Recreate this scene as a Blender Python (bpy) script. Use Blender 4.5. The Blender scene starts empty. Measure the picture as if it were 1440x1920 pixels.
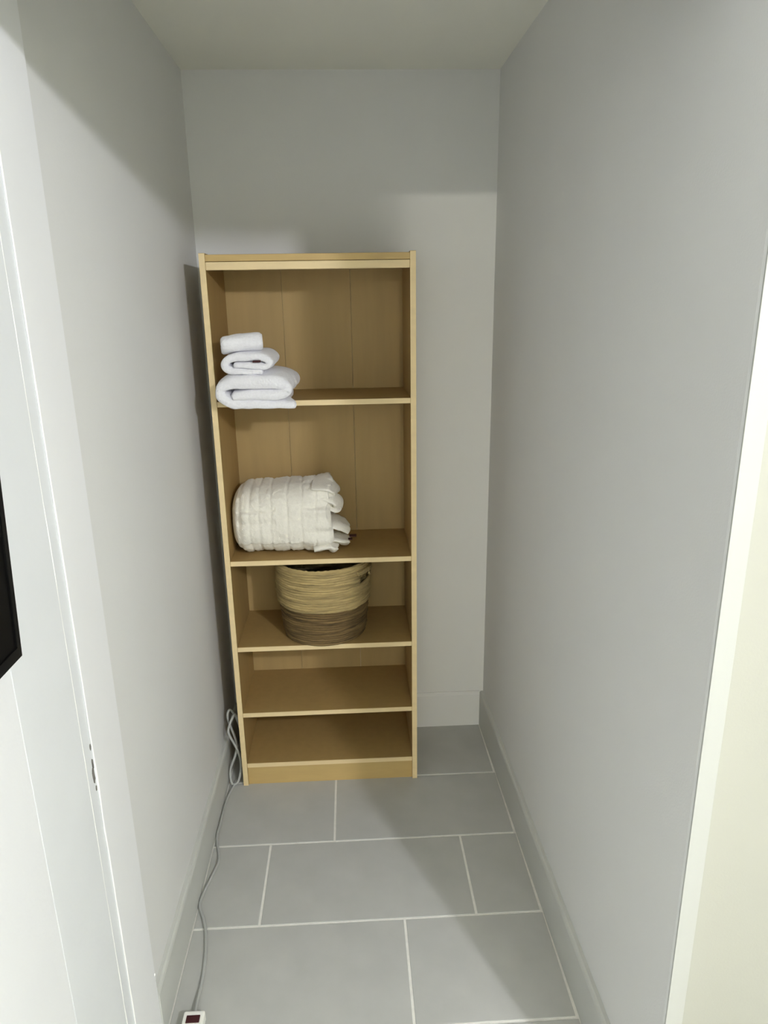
import bpy, bmesh, math, random
from mathutils import Vector, Matrix, noise

random.seed(7)
sc = bpy.context.scene
COL = sc.collection
PI = math.pi

# ---------------------------------------------------------------- camera
def make_camera():
    a, b, c = math.radians(16.53), math.radians(2.537), math.radians(-0.9235)
    fw = Vector((math.sin(b)*math.cos(a), math.cos(b)*math.cos(a), -math.sin(a)))
    r = Vector((math.cos(b), -math.sin(b), 0)); u = r.cross(fw)
    r2 = r*math.cos(c) + u*math.sin(c); u2 = -r*math.sin(c) + u*math.cos(c)
    m = Matrix((r2, u2, -fw)).transposed().to_4x4()
    m.translation = Vector((0.498, -1.729, 1.6523))
    cd = bpy.data.cameras.new('camera'); cd.sensor_fit = 'VERTICAL'
    cd.sensor_height = 36.0; cd.lens = 36.0*1304.04/1920.0
    cd.clip_start = 0.02
    o = bpy.data.objects.new('camera', cd); COL.objects.link(o); o.matrix_world = m
    sc.camera = o
make_camera()

# ---------------------------------------------------------------- world, light, exposure
w = bpy.data.worlds.new('world'); sc.world = w; w.use_nodes = True
w.node_tree.nodes['Background'].inputs[0].default_value = (0.9, 0.93, 1.0, 1)
w.node_tree.nodes['Background'].inputs[1].default_value = 0.4
LAMP_POS = (1.76, -2.50, 2.30)
LAMP_W, LAMP_R = 122.0, 0.05
ADDED_BEAM_W = 340.0  # power of the added beam lamp
sc.view_settings.view_transform = 'Standard'
sc.view_settings.look = 'None'
sc.view_settings.gamma = 1.0
sc.view_settings.use_curve_mapping = False
sc.view_settings.exposure = 0.24
sc.cycles.max_bounces = 14
sc.cycles.diffuse_bounces = 12
sc.cycles.use_denoising = True

# ---------------------------------------------------------------- materials
def mat(name, col, rough=0.6, noise_scale=0, noise_amt=0.0, bump=0.0, bump_scale=200, spec=0.3, stretch=None, metal=0.0, sheen=0.0):
    m = bpy.data.materials.new(name); m.use_nodes = True
    nt = m.node_tree; b = nt.nodes['Principled BSDF']
    b.inputs['Base Color'].default_value = (*col, 1)
    b.inputs['Roughness'].default_value = rough
    b.inputs['Metallic'].default_value = metal
    b.inputs['Specular IOR Level'].default_value = spec
    if sheen: b.inputs['Sheen Weight'].default_value = sheen
    tc = nt.nodes.new('ShaderNodeTexCoord'); mp = nt.nodes.new('ShaderNodeMapping')
    nt.links.new(tc.outputs['Object'], mp.inputs['Vector'])
    if stretch: mp.inputs['Scale'].default_value = stretch
    if noise_scale:
        n = nt.nodes.new('ShaderNodeTexNoise'); n.inputs['Scale'].default_value = noise_scale
        n.inputs['Detail'].default_value = 5
        nt.links.new(mp.outputs[0], n.inputs['Vector'])
        cr = nt.nodes.new('ShaderNodeValToRGB')
        cr.color_ramp.elements[0].position = 0.3; cr.color_ramp.elements[1].position = 0.7
        cr.color_ramp.elements[0].color = (*[x*(1-noise_amt) for x in col], 1)
        cr.color_ramp.elements[1].color = (*[min(1, x*(1+noise_amt)) for x in col], 1)
        nt.links.new(n.outputs['Fac'], cr.inputs[0])
        nt.links.new(cr.outputs[0], b.inputs['Base Color'])
    if bump:
        n2 = nt.nodes.new('ShaderNodeTexNoise'); n2.inputs['Scale'].default_value = bump_scale
        n2.inputs['Detail'].default_value = 3
        nt.links.new(mp.outputs[0], n2.inputs['Vector'])
        bp = nt.nodes.new('ShaderNodeBump'); bp.inputs['Strength'].default_value = bump
        bp.inputs['Distance'].default_value = 0.002
        nt.links.new(n2.outputs['Fac'], bp.inputs['Height'])
        nt.links.new(bp.outputs[0], b.inputs['Normal'])
    return m

M = {}
M['wall'] = mat('wall_paint', (.695, .70, .70), .75, 3, .012, .12, 260)
M['cream'] = mat('dimmed_cream_paint', (.385, .385, .34), .7, 3, .012, .12, 260)  # cream darkened to hold down the lamp's light on this face
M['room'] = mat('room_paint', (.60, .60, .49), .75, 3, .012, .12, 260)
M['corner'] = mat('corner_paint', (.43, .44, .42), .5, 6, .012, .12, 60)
M['outer'] = mat('cool_white_paint', (.74, .75, .785), .6, 3, .012, .12, 120)
M['ceiling'] = mat('ceiling_paint', (.77, .77, .71), .85, 3, .015, .12, 260)
M['trim'] = mat('trim_gloss_paint', (.79, .80, .83), .45, 6, .012, .12, 60)
M['casing'] = mat('casing_paint', (.71, .73, .765), .5, 6, .02, .2, 45)
M['caulk'] = mat('caulk', (.93, .93, .92), .35, 0, 0, .3, 120)
M['chip'] = mat('bare_chip', (.16, .15, .14), .9, 80, .4)
M['base'] = mat('baseboard_paint', (.54, .55, .53), .55, 6, .015, .08, 120)
M['tile'] = mat('grey_tile', (.45, .455, .44), .5, 9, .045, .10, 90)
M['grout'] = mat('pale_grout', (.80, .79, .75), .95, 60, .05, .4, 300)
M['wood'] = mat('maple_laminate', (.36, .24, .092), .5, 5, .04, .04, 90, stretch=(9, 9, 1))
M['wood_edge'] = mat('maple_edge', (.74, .59, .34), .5, 5, .04, stretch=(2, 9, 9))
M['kick'] = mat('maple_kick', (.52, .37, .155), .5, 5, .04, stretch=(2, 9, 9))
M['back'] = mat('maple_back', (.41, .29, .128), .6, 4, .05, stretch=(7, 7, .7))
M['towel'] = mat('white_terry', (.80, .80, .84), .95, 150, .035, 1.0, 170, sheen=.2)
M['blanket'] = mat('cream_plush', (.78, .755, .68), .95, 90, .035, .9, 260, sheen=.35)
M['jute'] = mat('pale_jute', (.36, .275, .125), .85, 9, .42, 1.0, 30, stretch=(1, 1, 14))
M['jute_dark'] = mat('dark_seagrass', (.14, .092, .037), .85, 9, .6, 1.0, 30, stretch=(1, 1, 14))
M['maroon'] = mat('maroon_tag', (.045, .008, .010), .6)
M['cord'] = mat('grey_cord', (.42, .43, .42), .5)
M['cord_pale'] = mat('pale_cord', (.62, .61, .57), .5)
M['plastic'] = mat('white_plastic', (.84, .84, .80), .4)
M['black'] = mat('black_plastic', (.004, .004, .004), .5, spec=.15)
M['screen'] = mat('black_screen', (.002, .002, .002), .4, spec=.1)
M['slot'] = mat('socket_slot', (.02, .02, .02), .6)
M['metal'] = mat('grey_metal', (.3, .3, .3), .4, metal=1)

# ---------------------------------------------------------------- helpers
def link(name, bm, m, parent=None, smooth=False):
    me = bpy.data.meshes.new(name)
    bmesh.ops.recalc_face_normals(bm, faces=bm.faces[:])
    bm.to_mesh(me); bm.free()
    me.materials.append(m)
    if smooth:
        for p in me.polygons: p.use_smooth = True
    o = bpy.data.objects.new(name, me); COL.objects.link(o)
    if parent: o.parent = parent
    return o

def box(bm, x0, x1, y0, y1, z0, z1, bev=0):
    t = bmesh.new()
    bmesh.ops.create_cube(t, size=1)
    for v in t.verts:
        v.co = Vector((x0+(v.co.x+.5)*(x1-x0), y0+(v.co.y+.5)*(y1-y0), z0+(v.co.z+.5)*(z1-z0)))
    if bev: bmesh.ops.bevel(t, geom=t.edges[:], offset=bev, segments=2, profile=.6, affect='EDGES')
    me = bpy.data.meshes.new('tmp'); t.to_mesh(me); t.free(); bm.from_mesh(me); bpy.data.meshes.remove(me)

def boxobj(name, x0, x1, y0, y1, z0, z1, m, parent=None, bev=0):
    bm = bmesh.new(); box(bm, x0, x1, y0, y1, z0, z1, bev)
    return link(name, bm, m, parent)

def prism(bm, pts, z0, z1):
    n = len(pts)
    lo = [bm.verts.new((x, y, z0)) for x, y in pts]; hi = [bm.verts.new((x, y, z1)) for x, y in pts]
    bm.faces.new(lo[::-1]); bm.faces.new(hi)
    for i in range(n): bm.faces.new((lo[i], lo[(i+1) % n], hi[(i+1) % n], hi[i]))

def struct(o):
    o['kind'] = 'structure'; return o

def tag(o, label, cat, group=None):
    o['label'] = label; o['category'] = cat
    if group: o['group'] = group
    return o

def thing(name, label, cat, loc, rz=0, group=None):
    o = bpy.data.objects.new(name, None); COL.objects.link(o)
    o.location = loc; o.rotation_euler = (0, 0, rz); o.empty_display_size = .05
    return tag(o, label, cat, group)

def catmull(P, n):
    P = [Vector(p) for p in P]; out = []
    Q = [P[0]*2-P[1]] + P + [P[-1]*2-P[-2]]
    for i in range(1, len(Q)-2):
        for k in range(n):
            t = k/n; a, b, c, d = Q[i-1], Q[i], Q[i+1], Q[i+2]
            out.append(.5*((2*b)+(c-a)*t+(2*a-5*b+4*c-d)*t*t+(3*b-a-3*c+d)*t**3))
    out.append(P[-1]); return out

def tube(bm, P, r, seg=10, n=8, smooth_path=True):
    C = catmull(P, n) if smooth_path else [Vector(p) for p in P]
    rings = []; up = Vector((0, 0, 1)); prev = None
    for i, c in enumerate(C):
        d = (C[min(i+1, len(C)-1)]-C[max(i-1, 0)]).normalized()
        if prev is None:
            s = d.cross(up) if abs(d.z) < .95 else d.cross(Vector((1, 0, 0)))
        else: s = prev - d*prev.dot(d)
        s.normalize(); prev = s; t = d.cross(s)
        rr = r(i/(len(C)-1)) if callable(r) else r
        rings.append([bm.verts.new(c+(s*math.cos(2*PI*k/seg)+t*math.sin(2*PI*k/seg))*rr) for k in range(seg)])
    for a, b in zip(rings, rings[1:]):
        for k in range(seg): bm.faces.new((a[k], a[(k+1) % seg], b[(k+1) % seg], b[k]))
    bm.faces.new(rings[0][::-1]); bm.faces.new(rings[-1])

# ---------------------------------------------------------------- structure
W, D, H = 0.9974, 0.7471, 2.3607
RS = 0.0174                                   # the right wall opens slightly towards the room
def xr(y): return W + RS*(D-y)
YF = -0.824                                   # plane of the room-side wall right of the opening
YB = -3.5; XR = 3.0; HR = 2.42

# floor bed (grout) and the separate tiles let into it
fl = struct(boxobj('floor', -.25, XR+.1, YB-.1, D+.12, -.12, -.0022, M['grout']))
fl['label'] = 'grey rectangular floor tiles in staggered rows with pale joints'
TL, TD, X0, Y0, GAP = .61, .3079, .6065, -.1831, .0072
tile_mesh = {}
for k in range(-11, 3):
    y0 = Y0 + k*TD + GAP/2; y1 = Y0+(k+1)*TD - GAP/2
    if k == 2: y1 = D
    if y0 < YB: y0 = YB
    off = X0 + (k+1)*.2035
    xl, xh = (.0185, xr((y0+y1)/2)-.0195) if k >= -2 else (-.014, XR)
    j = math.floor((xl-off)/TL)
    while off + j*TL < xh:
        a = max(off+j*TL+GAP/2, xl); b = min(off+(j+1)*TL-GAP/2, xh); j += 1
        if b-a < .02: continue
        key = (round(b-a, 4), round(y1-y0, 4))
        if key not in tile_mesh:
            bm = bmesh.new(); box(bm, 0, b-a, 0, y1-y0, -.009, 0, .0012)
            o = link('floor_tile', bm, M['tile'], fl); tile_mesh[key] = o.data
        else:
            o = bpy.data.objects.new('floor_tile', tile_mesh[key]); COL.objects.link(o); o.parent = fl
        o.location = (a, y0, 0)

# closet shell
struct(boxobj('wall_left', -.12, 0, -.478, D+.12, 0, HR+.1, M['wall']))
struct(boxobj('wall_back', 0, W+.03, D, D+.12, 0, HR+.1, M['wall']))
bm = bmesh.new()
prism(bm, [(W-.0, D), (W+.30, D), (W+.30, YF), (xr(YF)+.008, YF), (xr(YF)+.002, YF+.002), (xr(YF), YF+.008)], 0, HR+.1)
struct(link('wall_right', bm, M['wall']))
struct(boxobj('ceiling', 0, W+.03, -.66, D, H, H+.1, M['ceiling']))
struct(boxobj('wall_header', -.01, xr(YF)+.3, YF, -.66, 2.078, HR+.1, M['wall']))

# room beyond the opening
struct(boxobj('wall_entry_left', -.15, .0112, YB, -.836, 0, HR+.1, M['outer']))
struct(boxobj('wall_entry_front', xr(YF)+.3, XR, YF, YF+.12, 0, HR+.1, M['room']))
struct(boxobj('wall_entry_right', XR, XR+.1, YB, YF+.12, 0, HR+.1, M['room']))
DX0, DX1 = .815, .975                          # added slot in the unseen rear wall, shapes the back-wall beam
struct(boxobj('wall_entry_back', -.15, DX0, YB-.1, YB, 0, HR+.1, M['room']))
struct(boxobj('wall_entry_rear', 1.62, XR+.1, YB-.1, YB, 0, HR+.1, M['room']))
struct(boxobj('wall_entry_slot_top', DX0, 1.62, YB-.1, YB, 2.3, HR+.1, M['room']))
shutter = struct(boxobj('added_beam_shutter', DX1, 1.62, YB-.06, YB-.02, .008, 2.295, M['trim'], bev=.002))  # added unseen panel, narrows the opening to a beam slot
struct(boxobj('wall_added_hall_left', .2, .3, -6.5, YB-.1, 0, HR+.1, M['room']))  # made-up hallway shell, encloses the added beam lamp
struct(boxobj('wall_added_hall_right', 1.9, 2.0, -6.5, YB-.1, 0, HR+.1, M['room']))
struct(boxobj('wall_added_hall_back', .2, 2.0, -6.6, -6.5, 0, HR+.1, M['room']))
struct(boxobj('ceiling_added_hall', .2, 2.0, -6.5, YB-.1, HR, HR+.1, M['ceiling']))
struct(boxobj('floor_added_hall', .2, 2.0, -6.5, YB-.1, -.12, 0, M['tile']))
struct(boxobj('ceiling_entry', -.15, XR+.1, YB, YF, HR, HR+.1, M['ceiling']))

# door lining of the left side: jamb, recessed strip, outer casing
j1 = struct(boxobj('trim_1', -.14, .012, -.617, -.478, 0, 2.36, M['trim'], bev=.0015))
j2 = struct(boxobj('trim_2', -.14, .0095, -.656, -.617, 0, 2.36, M['casing']))
j3 = struct(boxobj('trim_3', -.14, .012, -.836, -.656, 0, 2.36, M['casing'], bev=.0015))
j1['label'] = 'glossy white door jamb with chipped paint at latch height'
# wavy caulk lines in the two joints
for y, x, seed in ((-.6175, .0115, 1), (-.6555, .0110, 5)):
    bm = bmesh.new(); P = []
    for i in range(80):
        z = .005 + 2.33*i/79
        wob = .0035 if (1.15 < z < 1.5 and seed == 5) or z < .95 else .0008
        P.append((x, y + wob*noise.noise(Vector((seed, z*9, 0))), z))
    tube(bm, P, lambda t: .0011+.0012*abs(noise.noise(Vector((seed*3, t*22, 0)))), 6, 1, False)
    link('caulk_line', bm, M['caulk'], j2)
# paint chips
for y, z, hh, ww in ((-.621, .897, .006, .0022), (-.622, .863, .010, .0032), (-.625, .839, .016, .0042), (-.622, .811, .006, .0022)):
    bm = bmesh.new(); n = 14
    c0 = [];  c1 = []
    for i in range(n):
        a = 2*PI*i/n; rr = 1+.45*noise.noise(Vector((math.cos(a)*2, math.sin(a)*2, z*40)))
        c0.append(bm.verts.new((.008, y-.001+ww*rr*math.cos(a), z+hh*rr*math.sin(a))))
        c1.append(bm.verts.new((.0104, y-.001+ww*rr*math.cos(a), z+hh*rr*math.sin(a))))
    bm.faces.new(c0[::-1]); bm.faces.new(c1)
    for i in range(n): bm.faces.new((c0[i], c0[(i+1) % n], c1[(i+1) % n], c1[i]))
    link('paint_chip', bm, M['chip'], j2)
# blob of old paint at the foot of the jamb edge
bm = bmesh.new(); bmesh.ops.create_icosphere(bm, subdivisions=2, radius=.0035)
for v in bm.verts: v.co = Vector((v.co.x*.5+.012, v.co.y-.481, v.co.z*1.1+.195))
link('paint_drip', bm, M['caulk'], j1, True)

# right corner strip
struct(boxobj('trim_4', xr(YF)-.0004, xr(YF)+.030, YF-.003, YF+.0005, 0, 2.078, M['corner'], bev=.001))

struct(boxobj('dimmed_panel', xr(YF)+.030, xr(YF)+.30, YF-.0012, YF, .15, 2.36, M['cream']))  # added facing, its darkened colour offsets the lamp's overbright light
# baseboards, with a rounded top lip
BH = .148
def base_profile(t, h):
    return [(0, 0), (t, 0), (t, h-.012), (t-.002, h-.005), (t-.006, h), (0, h)]
def baseboard(name, A, B, nrm, h=BH, t=.015, m=None):
    bm = bmesh.new(); A = Vector(A); B = Vector(B); nrm = Vector(nrm)
    pr = base_profile(t, h)
    ra = [bm.verts.new(A+nrm*u+Vector((0, 0, v))) for u, v in pr]
    rb = [bm.verts.new(B+nrm*u+Vector((0, 0, v))) for u, v in pr]
    n = len(pr)
    for i in range(n): bm.faces.new((ra[i], ra[(i+1) % n], rb[(i+1) % n], rb[i]))
    bm.faces.new(ra[::-1]); bm.faces.new(rb)
    return struct(link(name, bm, m or M['base']))
baseboard('baseboard_left', (0, -.4775, 0), (0, D, 0), (1, 0, 0), .140)
baseboard('baseboard_back', (.015, D, 0), (W-.015, D, 0), (0, -1, 0), .152, .011, M['wall'])
baseboard('baseboard_right', (xr(YF+.01), YF+.01, 0), (W, D, 0), (-1, 0, 0), .150, .0145)
baseboard('baseboard_entry', (xr(YF)+.036, YF, 0), (XR, YF, 0), (0, -1, 0))

# ---------------------------------------------------------------- room lamp (out of frame, lights the scene)
lamp = thing('ceiling_lamp', 'round white ceiling lamp of the room outside the closet', 'lamp', (LAMP_POS[0], LAMP_POS[1], HR))
bm = bmesh.new()
bmesh.ops.create_cone(bm, cap_ends=True, segments=40, radius1=.06, radius2=.06, depth=.02)
for v in bm.verts: v.co.z -= .01
link('lamp_base', bm, M['plastic'], lamp)
ld = bpy.data.lights.new('lamp_light', 'POINT'); ld.shadow_soft_size = LAMP_R; ld.energy = LAMP_W
ld.color = (.94, .945, 1.0)
lo = bpy.data.objects.new('lamp_light', ld); COL.objects.link(lo); lo.parent = lamp
lo.location = (0, 0, LAMP_POS[2]-HR)
# added unseen lamp, its beam through the slot brightens the back wall
hl = thing('added_beam_lamp', 'small warm unseen lamp added to brighten the back wall', 'lamp', (.90, -6.0, HR))
bm = bmesh.new(); bmesh.ops.create_cone(bm, cap_ends=True, segments=32, radius1=.07, radius2=.09, depth=.06)
for v in bm.verts: v.co.z -= .03
link('lamp_base', bm, M['plastic'], hl)
ld = bpy.data.lights.new('added_beam_light', 'POINT'); ld.shadow_soft_size = .06; ld.energy = ADDED_BEAM_W; ld.color = (1.0, .95, .82)
lo = bpy.data.objects.new('added_beam_light', ld); COL.objects.link(lo); lo.parent = hl; lo.location = (0, 0, -.07)

# ---------------------------------------------------------------- bookcase
BX, BY, BW, BD, BHT, T = .0715, .4181, .6269, .309, 1.8048, .0175
bk = thing('bookcase', 'tall narrow light maple bookcase with five open tiers against back wall', 'bookcase', (BX, BY, 0))
boxobj('side_panel', 0, T, 0, BD, 0, BHT, M['wood'], bk, .0012)
boxobj('side_panel', BW-T, BW, 0, BD, 0, BHT, M['wood'], bk, .0012)
# pale edge banding on the front edges
boxobj('edge_band', 0.0003, T-.0003, -.0012, .0005, .001, BHT-.001, M['wood_edge'], bk)
boxobj('edge_band', BW-T+.0003, BW-.0003, -.0012, .0005, .001, BHT-.001, M['wood_edge'], bk)
tp = boxobj('top_panel', T, BW-T, .004, BD, BHT-.0235, BHT-.004, M['wood'], bk, .001)
boxobj('edge_band', T, BW-T, .0028, .0045, BHT-.0225, BHT-.005, M['kick'], tp)
rl = boxobj('top_rail', T, BW-T, .0005, .018, BHT-.047, BHT-.0245, M['wood_edge'], bk, .002)
TS = .017
for z in (.0905, .2955, .5494, .8594, 1.3784):
    s = boxobj('shelf', T, BW-T, .003, BD-.006, z-TS, z, M['wood'], bk, .0008)
    boxobj('edge_band', T+.0003, BW-T-.0003, .0016, .0035, z-TS+.0005, z-.0005, M['wood_edge'], s)
boxobj('kick_plate', T, BW-T, .008, .026, 0, .0905-TS, M['kick'], bk, .0006)
for a, b in ((T, .2048), (.2054, .4337), (.4343, BW-T)):
    boxobj('back_panel', a, b, BD-.006, BD-.002, .004, BHT-.03, M['back'], bk, .0004)

# ---------------------------------------------------------------- towels
def band_mesh(path, length, nl=26, sub=6, wob=.0022, seed=0, sag=None, edge=.02):
    """a folded cloth: a thick band following path [(u, v, half thickness)], extruded along the fold"""
    C = catmull([(p[0], p[1], p[2]) for p in path], sub)
    bm = bmesh.new(); rows = []
    nC = len(C); cap = 5
    for j in range(nl+1):
        t = j/nl; wv = t*length
        e = min(wv, length-wv)
        k = 1.0 if e > edge else math.sqrt(max(0, 1-(1-e/edge)**2))
        th = .60+.40*k                       # cloth ends rounded off
        L = []; R = []
        for i, c in enumerate(C):
            a = C[max(i-1, 0)]; b = C[min(i+1, nC-1)]
            d = Vector((b.x-a.x, b.y-a.y)).normalized(); nn = Vector((-d.y, d.x))
            L.append(Vector((c.x, c.y))+nn*c.z*th); R.append(Vector((c.x, c.y))-nn*c.z*th)
        def capp(c, d, h):
            out = []
            for q in range(1, cap):
                a = PI*q/cap
                out.append((c, d, h, a))
            return out
        ring = list(L)
        c = C[-1]; d = Vector((C[-1].x-C[-2].x, C[-1].y-C[-2].y)).normalized(); nn = Vector((-d.y, d.x))
        for q in range(1, cap):
            a = PI*q/cap; ring.append(Vector((c.x, c.y))+nn*c.z*th*math.cos(a)+d*c.z*th*.7*math.sin(a))
        ring += R[::-1]
        c = C[0]; d = -Vector((C[1].x-C[0].x, C[1].y-C[0].y)).normalized(); nn = Vector((-d.y, d.x))
        for q in range(1, cap):
            a = PI*q/cap; ring.append(Vector((c.x, c.y))+nn*c.z*th*math.cos(a)+d*c.z*th*.7*math.sin(a))
        vs = []
        for p in ring:
            q = Vector((p.x, wv, p.y))
            n1 = noise.noise(q*28+Vector((seed, 0, 0))); n2 = noise.noise(q*28+Vector((0, seed+9, 3)))
            q = q + Vector((n1, noise.noise(q*20+Vector((seed, 5, 5)))*1.2 if j in (0, nl) else 0, n2))*wob
            if sag: q = sag(q)
            vs.append(bm.verts.new(q))
        rows.append(vs)
    n = len(rows[0])
    for a, b in zip(rows, rows[1:]):
        for k in range(n): bm.faces.new((a[k], a[(k+1) % n], b[(k+1) % n], b[k]))
    for r in (rows[0], rows[-1]):
        l = r[:nC]; rr = r[nC+cap-1:nC+cap-1+nC][::-1]
        for i in range(nC-1): bm.faces.new((l[i], l[i+1], rr[i+1], rr[i]))
        bm.faces.new([l[-1]] + r[nC:nC+cap-1] + [rr[-1]])
        bm.faces.new([rr[0]] + r[nC+cap-1+nC:] + [l[0]])
    return bm

SZ = 1.3784
# large bath towel, u to the right, v up from the shelf
big = [(.232, .0105, .0105), (.16, .0115, .0115), (.09, .0125, .0125), (.045, .0165, .0140), (.019, .036, .0155), (.0215, .062, .0165),
       (.055, .0735, .0175), (.12, .0750, .0185), (.175, .074, .0185), (.203, .066, .0170), (.2125, .051, .0155), (.192, .0395, .0145),
       (.14, .0390, .0150), (.09, .0385, .0140), (.058, .0350, .0115)]
def sag_big(q):
    f = max(0.0, (.085-q.y)/.085)
    q.z -= .016*f**1.4*(1-.25*q.z/.1)
    if q.x > .20 and q.z < .03 and q.y > .02: q.x -= (q.x-.20)*min(1, (q.y-.02)/.05)*.9   # hem pulled in behind
    q.z -= .010*min(1, q.y/.2)*max(0, q.z-.05)/.05*max(0, 1-q.x/.12)
    return q
bt = link('bath_towel', band_mesh(big, .22, 30, 8, .0034, 1, sag_big, edge=.014), M['towel'], None, True)
bt.location = (.098, .338, SZ+.0012); bt.rotation_euler = (0, 0, math.radians(-3))
tag(bt, 'large folded white terry towel at the bottom of the stack, overhanging the shelf edge', 'towel', 'white towels on the bookcase')
mid = [(.118, .0085, .0085), (.07, .0090, .0090), (.032, .014, .0110), (.0145, .031, .0120), (.024, .049, .0125), (.060, .0560, .0130),
       (.105, .0560, .0130), (.135, .049, .0120), (.1450, .035, .0115), (.134, .0240, .0100), (.105, .0280, .0110), (.075, .0300, .0105), (.045, .0300, .0090)]
mt = link('hand_towel', band_mesh(mid, .135, 22, 8, .0028, 4, edge=.012), M['towel'], None, True)
mt.scale = (1, 1, .92); mt.location = (.119, .350, SZ+.0835); mt.rotation_euler = (math.radians(4.5), math.radians(-1), math.radians(-3))
tag(mt, 'middle rolled white towel with small dark tag in its fold', 'towel', 'white towels on the bookcase')
bm = bmesh.new(); box(bm, .098, .121, -.0038, .006, .0400, .0455, .0008)
link('care_tag', bm, M['maroon'], mt)['label'] = 'dark maroon tag'
# washcloth: the rounded fold faces the viewer
def sag_top(q):
    q.z -= .012*max(0, (q.y-.06)/.06)*min(1, q.x/.05)     # lower towards the left, as it leans
    return q
top = [(.080, .0115, .0122), (.055, .0115, .0122), (.026, .0125, .0122), (.0130, .0255, .0122), (.026, .0385, .0125), (.055, .0375, .0128), (.080, .0360, .0122)]
tt = link('washcloth', band_mesh(top, .120, 18, 8, .0034, 8, sag_top, edge=.012), M['towel'], None, True)
tt.scale = (1, 1, .95); tt.location = (.247, .353, SZ+.1525); tt.rotation_euler = (0, math.radians(-2), math.radians(90+9))
tag(tt, 'small folded white washcloth on top of the towel stack', 'towel', 'white towels on the bookcase')

# ---------------------------------------------------------------- blanket
def blanket():
    z0 = .8606
    th = thing('blanket', 'bulky rolled cream plush blanket with ribbed squares on the second shelf', 'blanket', (.0905, .43, z0))
    bm = bmesh.new(); NA, NX = 160, 120
    Lx, cy, cz, ry, rz = .325, .137, .1265, .137, .128
    grooves = [.035, .068, .098, .135, .19, .235, .28]
    ang_gr = [PI-.02, PI-.33]
    rows = []
    def sup(a, n=2.7):
        c, s = math.cos(a), math.sin(a)
        return math.copysign(abs(c)**(2/n), c), math.copysign(abs(s)**(2/n), s)
    for i in range(NX+1):
        u = i/NX; ring = []
        for k in range(NA):
            a = 2*PI*k/NA; cy_, sz_ = sup(a)
            # along: left cap 0..0.16, body, right cap inwards 0.86..1
            if u < .16:
                t = u/.16; rad = math.sin(t*PI/2)**.62; x = .055*(1-math.cos(t*PI/2))
            elif u < .84:
                t = (u-.16)/.68; rad = 1.0; x = .055+t*(Lx-.055)
                x += t*t*(.016*noise.noise(Vector((cy_*2.5, sz_*2.5, 3))) )
            else:
                t = (u-.84)/.16; rad = max(0.0, 1-t); ff = math.sin(t*PI*3.1+3*noise.noise(Vector((cy_, sz_, 9))))
                x = Lx + .016*noise.noise(Vector((cy_*2.5, sz_*2.5, 3))) + .014*ff*(1-t)
            q = Vector((x, cy + cy_*ry*rad, cz + sz_*rz*rad))
            # slimmer and lower on the left, taller on the right
            f = min(1, x/Lx); top = (q.z/(2*rz))
            q.z *= (.89 + .05*f) if q.z > .05 else 1
            # ruffles at the right
            rf = max(0, (x/Lx-.72)/.28)
            if rad > 0:
                d = Vector((0, cy_, sz_)).normalized()
                rr = rf*.010*math.sin(a*9+2*noise.noise(Vector((cy_*3, sz_*3, 1))))*rad
                rr += .005*noise.noise(Vector((x*14, cy_*2, sz_*2)))*min(1, rad*1.2)
                if .1 < u < .86:
                    for g in grooves:
                        gg = g + .006*noise.noise(Vector((g*50, sz_*1.6, cy_)))
                        rr -= .0042*math.exp(-((x-gg)/.0045)**2)
                    if x < .17 or True:
                        for g in ang_gr:
                            da = (a-g+PI) % (2*PI)-PI
                            amp = .0085 if x < .15 else .001
                            rr -= amp*math.exp(-(da/.045)**2)
                rr += .0022*noise.noise(Vector((x*110, q.y*110, q.z*110))) + .003*noise.noise(Vector((x*30, q.y*30, q.z*30)))
                q += d*rr
            q.z = max(q.z, .0008)
            ring.append(bm.verts.new(q))
        rows.append(ring)
    for A, B in zip(rows, rows[1:]):
        for k in range(NA): bm.faces.new((A[k], A[(k+1) % NA], B[(k+1) % NA], B[k]))
    bmesh.ops.remove_doubles(bm, verts=bm.verts[:], dist=.0004)
    link('rolled_body', bm, M['blanket'], th, True)
    # loose folds spilling from the right end
    def fold(P, width, thick, seed):
        b = bmesh.new(); C = catmull(P, 8); n = len(C); S = 20; rr = []
        for i, c in enumerate(C):
            t = i/(n-1); wv = width*(.55+.45*math.sin(PI*min(1, t*1.0+.12))**.6)
            tt_ = thick*(1 if t < .8 else math.sqrt(max(.02, 1-((t-.8)/.2)**2)))
            dd = (C[min(i+1, n-1)]-C[max(i-1, 0)]).normalized(); side = Vector((0, 1, 0))
            up = dd.cross(side).normalized(); ring = []
            for k in range(S):
                a = 2*PI*k/S; e = math.cos(a)
                p = c + side*wv*e + up*(tt_*math.sin(a) + .008*math.sin(e*4.2+seed)*t)
                p += Vector((1, 0, 1))*.003*noise.noise(p*45+Vector((seed, 0, 0)))
                p.z = max(p.z, .0008)
                ring.append(b.verts.new(p))
            rr.append(ring)
        for A, B in zip(rr, rr[1:]):
            for k in range(S): b.faces.new((A[k], A[(k+1) % S], B[(k+1) % S], B[k]))
        b.faces.new(rr[0][::-1]); b.faces.new(rr[-1])
        return link('loose_fold', b, M['blanket'], th, True)
    fold([(.27, .10, .225), (.315, .10, .225), (.338, .10, .212), (.345, .10, .190)], .085, .013, 1)
    fold([(.28, .08, .195), (.325, .08, .190), (.352, .08, .170), (.350, .08, .145)], .065, .013, 2)
    fold([(.28, .09, .150), (.325, .09, .155), (.350, .09, .148), (.362, .09, .155)], .060, .010, 3)
    fold([(.28, .09, .085), (.325, .09, .095), (.360, .09, .085), (.385, .09, .062)], .070, .014, 4)
    fold([(.28, .08, .040), (.325, .08, .045), (.360, .08, .035), (.388, .08, .026)], .055, .011, 5)
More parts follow.
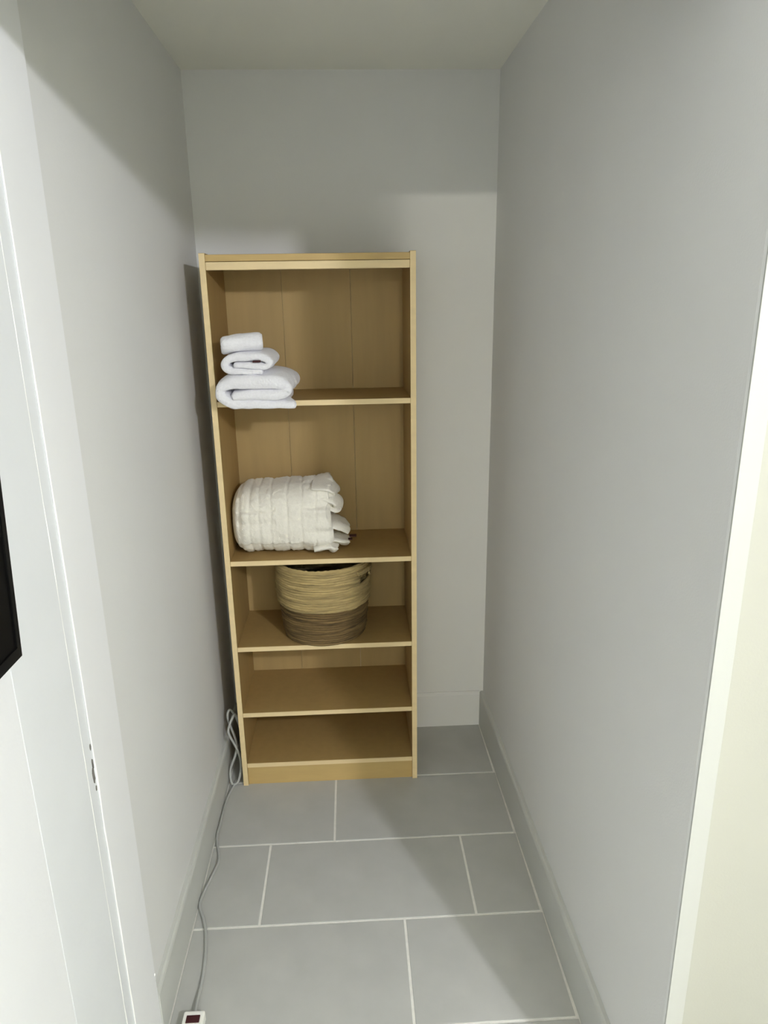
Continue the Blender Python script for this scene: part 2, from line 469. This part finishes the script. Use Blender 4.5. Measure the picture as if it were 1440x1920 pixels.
    fold([(.27, .05, .020), (.315, .05, .030), (.335, .05, .022), (.348, .05, .014)], .050, .013, 6)
    bm = bmesh.new(); box(bm, .388, .412, .062, .085, .048, .0508, .0006); box(bm, .384, .398, .064, .083, .036, .0385, .0006)
    link('care_tag', bm, M['maroon'], th)['label'] = 'dark maroon tag'
    return th
blanket()

# ---------------------------------------------------------------- basket
def basket():
    th = thing('woven_basket', 'round two-tone woven basket, pale above and dark brown below, on the middle shelf', 'basket', (.383, .545, .5500), -.42)
    NA = 144
    def wallr(z): return .140 + .014*min(1, z/.16) - .004*max(0, (.03-z)/.03)
    def shell(zs, lift, seed, amp, holes=None, pitch=.0085, inner=.008):
        bm = bmesh.new(); out = []; inn = []
        for z in zs:
            ro = []; ri = []
            for k in range(NA):
                a = 2*PI*k/NA; ca, sa = math.cos(a), math.sin(a)
                wz = z + .0035*noise.noise(Vector((ca*1.6, sa*1.6, seed+z*8)))
                coil = abs(math.sin(PI*wz/pitch))**.7
                r = wallr(z)+lift + .0042*coil*1.25 + amp*noise.noise(Vector((ca*5, sa*5, z*70+seed))) + .0022*noise.noise(Vector((ca*22, sa*22, z*160)))
                wav = .0035*noise.noise(Vector((ca*1.3, sa*1.3, seed)))
                ro.append(bm.verts.new((r*ca, r*sa, z+wav)))
                ri.append(bm.verts.new(((wallr(z)+lift-inner)*ca, (wallr(z)+lift-inner)*sa, z+wav)))
            out.append(ro); inn.append(ri)
        n = len(zs)
        def hole(i, k):
            if not holes: return False
            z = (zs[i]+zs[i+1])/2; a = 2*PI*(k+.5)/NA
            da = min(abs(a), abs(2*PI-a), abs(a-PI))
            return holes[0] < z < holes[1] and da < .27
        for i in range(n-1):
            for k in range(NA):
                k2 = (k+1) % NA
                if hole(i, k): continue
                bm.faces.new((out[i][k], out[i][k2], out[i+1][k2], out[i+1][k]))
                bm.faces.new((inn[i][k2], inn[i][k], inn[i+1][k], inn[i+1][k2]))
        for k in range(NA):
            k2 = (k+1) % NA
            bm.faces.new((out[-1][k], out[-1][k2], inn[-1][k2], inn[-1][k]))
            bm.faces.new((out[0][k2], out[0][k], inn[0][k], inn[0][k2]))
        if holes:                            # close the rims of the handle slots
            be = [e for e in bm.edges if len(e.link_faces) == 1]
            try: bmesh.ops.bridge_loops(bm, edges=[e for e in be])
            except Exception: pass
        return bm
    zsd = [.002+.0014*i for i in range(94)]
    link('dark_lower_band', shell(zsd, 0, 3, .003), M['jute_dark'], th, True)['label'] = 'dark brown woven lower half'
    zsp = [.128+.0014*i for i in range(104)]
    link('pale_upper_band', shell(zsp, .0065, 11, .0040, (.209, .235)), M['jute'], th, True)['label'] = 'pale straw woven upper half with handle slots'
    # base disc
    bm = bmesh.new(); bmesh.ops.create_cone(bm, cap_ends=True, segments=72, radius1=.139, radius2=.139, depth=.006)
    for v in bm.verts: v.co.z += .0035
    link('base', bm, M['jute_dark'], th)
    # twisted rim coil
    bm = bmesh.new(); P = []
    for i in range(121):
        a = 2*PI*i/120
        P.append((.156*math.cos(a), .156*math.sin(a), .2730+.0025*noise.noise(Vector((math.cos(a)*2, math.sin(a)*2, 4)))))
    tube(bm, P, lambda t: .0052+.0012*math.sin(t*2*PI*46), 8, 1, False)
    link('rim', bm, M['jute'], th, True)
    # padded handle grips above the slots
    for s in (0, PI):
        bm = bmesh.new(); P = []
        for i in range(17):
            a = s + (-.34+.68*i/16)
            b = 1-abs(i-8)/8
            P.append(((.1635+.007*b)*math.cos(a), (.1635+.007*b)*math.sin(a), .246+.004*b))
        tube(bm, P, lambda t: .0075+.0010*math.sin(t*2*PI*9), 9, 2)
        link('handle', bm, M['jute'], th, True)
    # loose straw ends
    bm = bmesh.new(); R = random.Random(3)
    for i in range(34):
        a = R.uniform(PI, 2*PI); z = R.uniform(.02, .255); l = R.uniform(.06, .3)
        P = []
        up = z > .135
        for k in range(6):
            aa = a+l*k/5; rr = wallr(z)+(.0095 if up else .006)+.002*math.sin(k*1.3)
            P.append((rr*math.cos(aa), rr*math.sin(aa), z+R.uniform(-.0015, .0015)+.004*k/5*R.choice((-1, 1))))
        if up: tube(bm, P, .0011, 5, 2)
    link('loose_straw', bm, M['jute'], th, True)['kind'] = 'stuff'
    return th
basket()

# ---------------------------------------------------------------- cord and power strip
th = thing('power_strip', 'white power strip with dark red switch and long grey cord along left baseboard', 'power strip', (.079, -.441, 0))
strip = th
SW, SL, SH = .051, .30, .030
boxobj('housing', -SW/2, SW/2, -SL, 0, .0005, SH, M['plastic'], th, .005)
sw = boxobj('switch', -.016, .016, -.031, -.013, SH-.002, SH+.0022, M['maroon'], th, .001)
sw['label'] = 'dark red rocker switch'
for i in range(4):
    y = -.065 - i*.055
    so = boxobj('socket', -.017, .017, y-.017, y+.017, SH-.001, SH+.0008, M['plastic'], th, .0006)
    bm = bmesh.new(); box(bm, -.008, -.0055, y-.005, y+.006, SH+.0006, SH+.0012); box(bm, .0055, .008, y-.005, y+.006, SH+.0006, SH+.0012)
    box(bm, -.003, .003, y-.013, y-.008, SH+.0006, SH+.0012)
    link('slot', bm, M['slot'], so)

R = .0042
P = [(.064, .53, .10), (.062, .50, .19), (.052, .478, .256), (.040, .462, .247), (.031, .452, .226), (.027, .448, .208), (.031, .446, .190), (.041, .446, .166), (.051, .446, .140),
     (.057, .448, .115), (.0605, .452, .086), (.060, .448, .052), (.056, .438, .026), (.048, .428, .0085), (.038, .420, .0055), (.028, .424, .010),
     (.022, .436, .028), (.0235, .446, .052), (.033, .452, .078), (.043, .458, .104), (.049, .466, .134), (.042, .474, .170), (.031, .482, .200), (.022, .486, .230), (.021, .492, .252),
     (.030, .50, .262), (.046, .51, .225), (.056, .52, .16), (.058, .50, .06), (.050, .47, .012), (.040, .435, .0048), (.031, .39, R+.0006), (.0235, .34, R+.0006), (.0215, .27, R+.0006), (.0215, .21, R+.0006), (.0205, .174, R+.0006),
     (.030, .125, R+.0006), (.042, .085, R+.0006), (.046, .052, R+.0006), (.038, .010, R+.0006), (.027, -.040, R+.0006), (.0205, -.085, R+.0006), (.0215, -.110, R+.0006), (.037, -.145, R+.0006),
     (.055, -.195, R+.0006), (.066, -.250, R+.0006), (.072, -.300, R+.0006), (.075, -.350, R+.0008), (.0750, -.385, .008), (.076, -.415, .013), (.078, -.4415, .015)]
bm = bmesh.new(); tube(bm, [(x-strip.location.x, y-strip.location.y, z) for x, y, z in P], R, 10, 6)
link('power_cord', bm, M['cord'], strip, True)['label'] = 'grey cord looped beside the bookcase'

# ---------------------------------------------------------------- television, tilted on the left wall
tv = thing('television', 'black flat television tilted on the white wall at the left edge', 'television', (.048, -.872, 1.213))
tv.rotation_euler = (0, math.radians(2.9), 0)
TW, TH = .82, .50
boxobj('screen', -.004, .0005, -TW+.012, -.010, .016, TH-.010, M['screen'], tv)
boxobj('bezel', -.030, -.0035, -TW, 0, 0, TH, M['black'], tv, .002)
bm = bmesh.new()
box(bm, -.004, .0025, -TW, 0, 0, .016); box(bm, -.004, .0025, -TW, 0, TH-.010, TH)
box(bm, -.004, .0025, -.010, 0, .016, TH-.010); box(bm, -.004, .0025, -TW, -TW+.012, .016, TH-.010)
link('screen_frame', bm, M['black'], tv)
boxobj('wall_mount', -.075, -.029, -TW/2-.12, -TW/2+.12, .15, .35, M['metal'], tv)
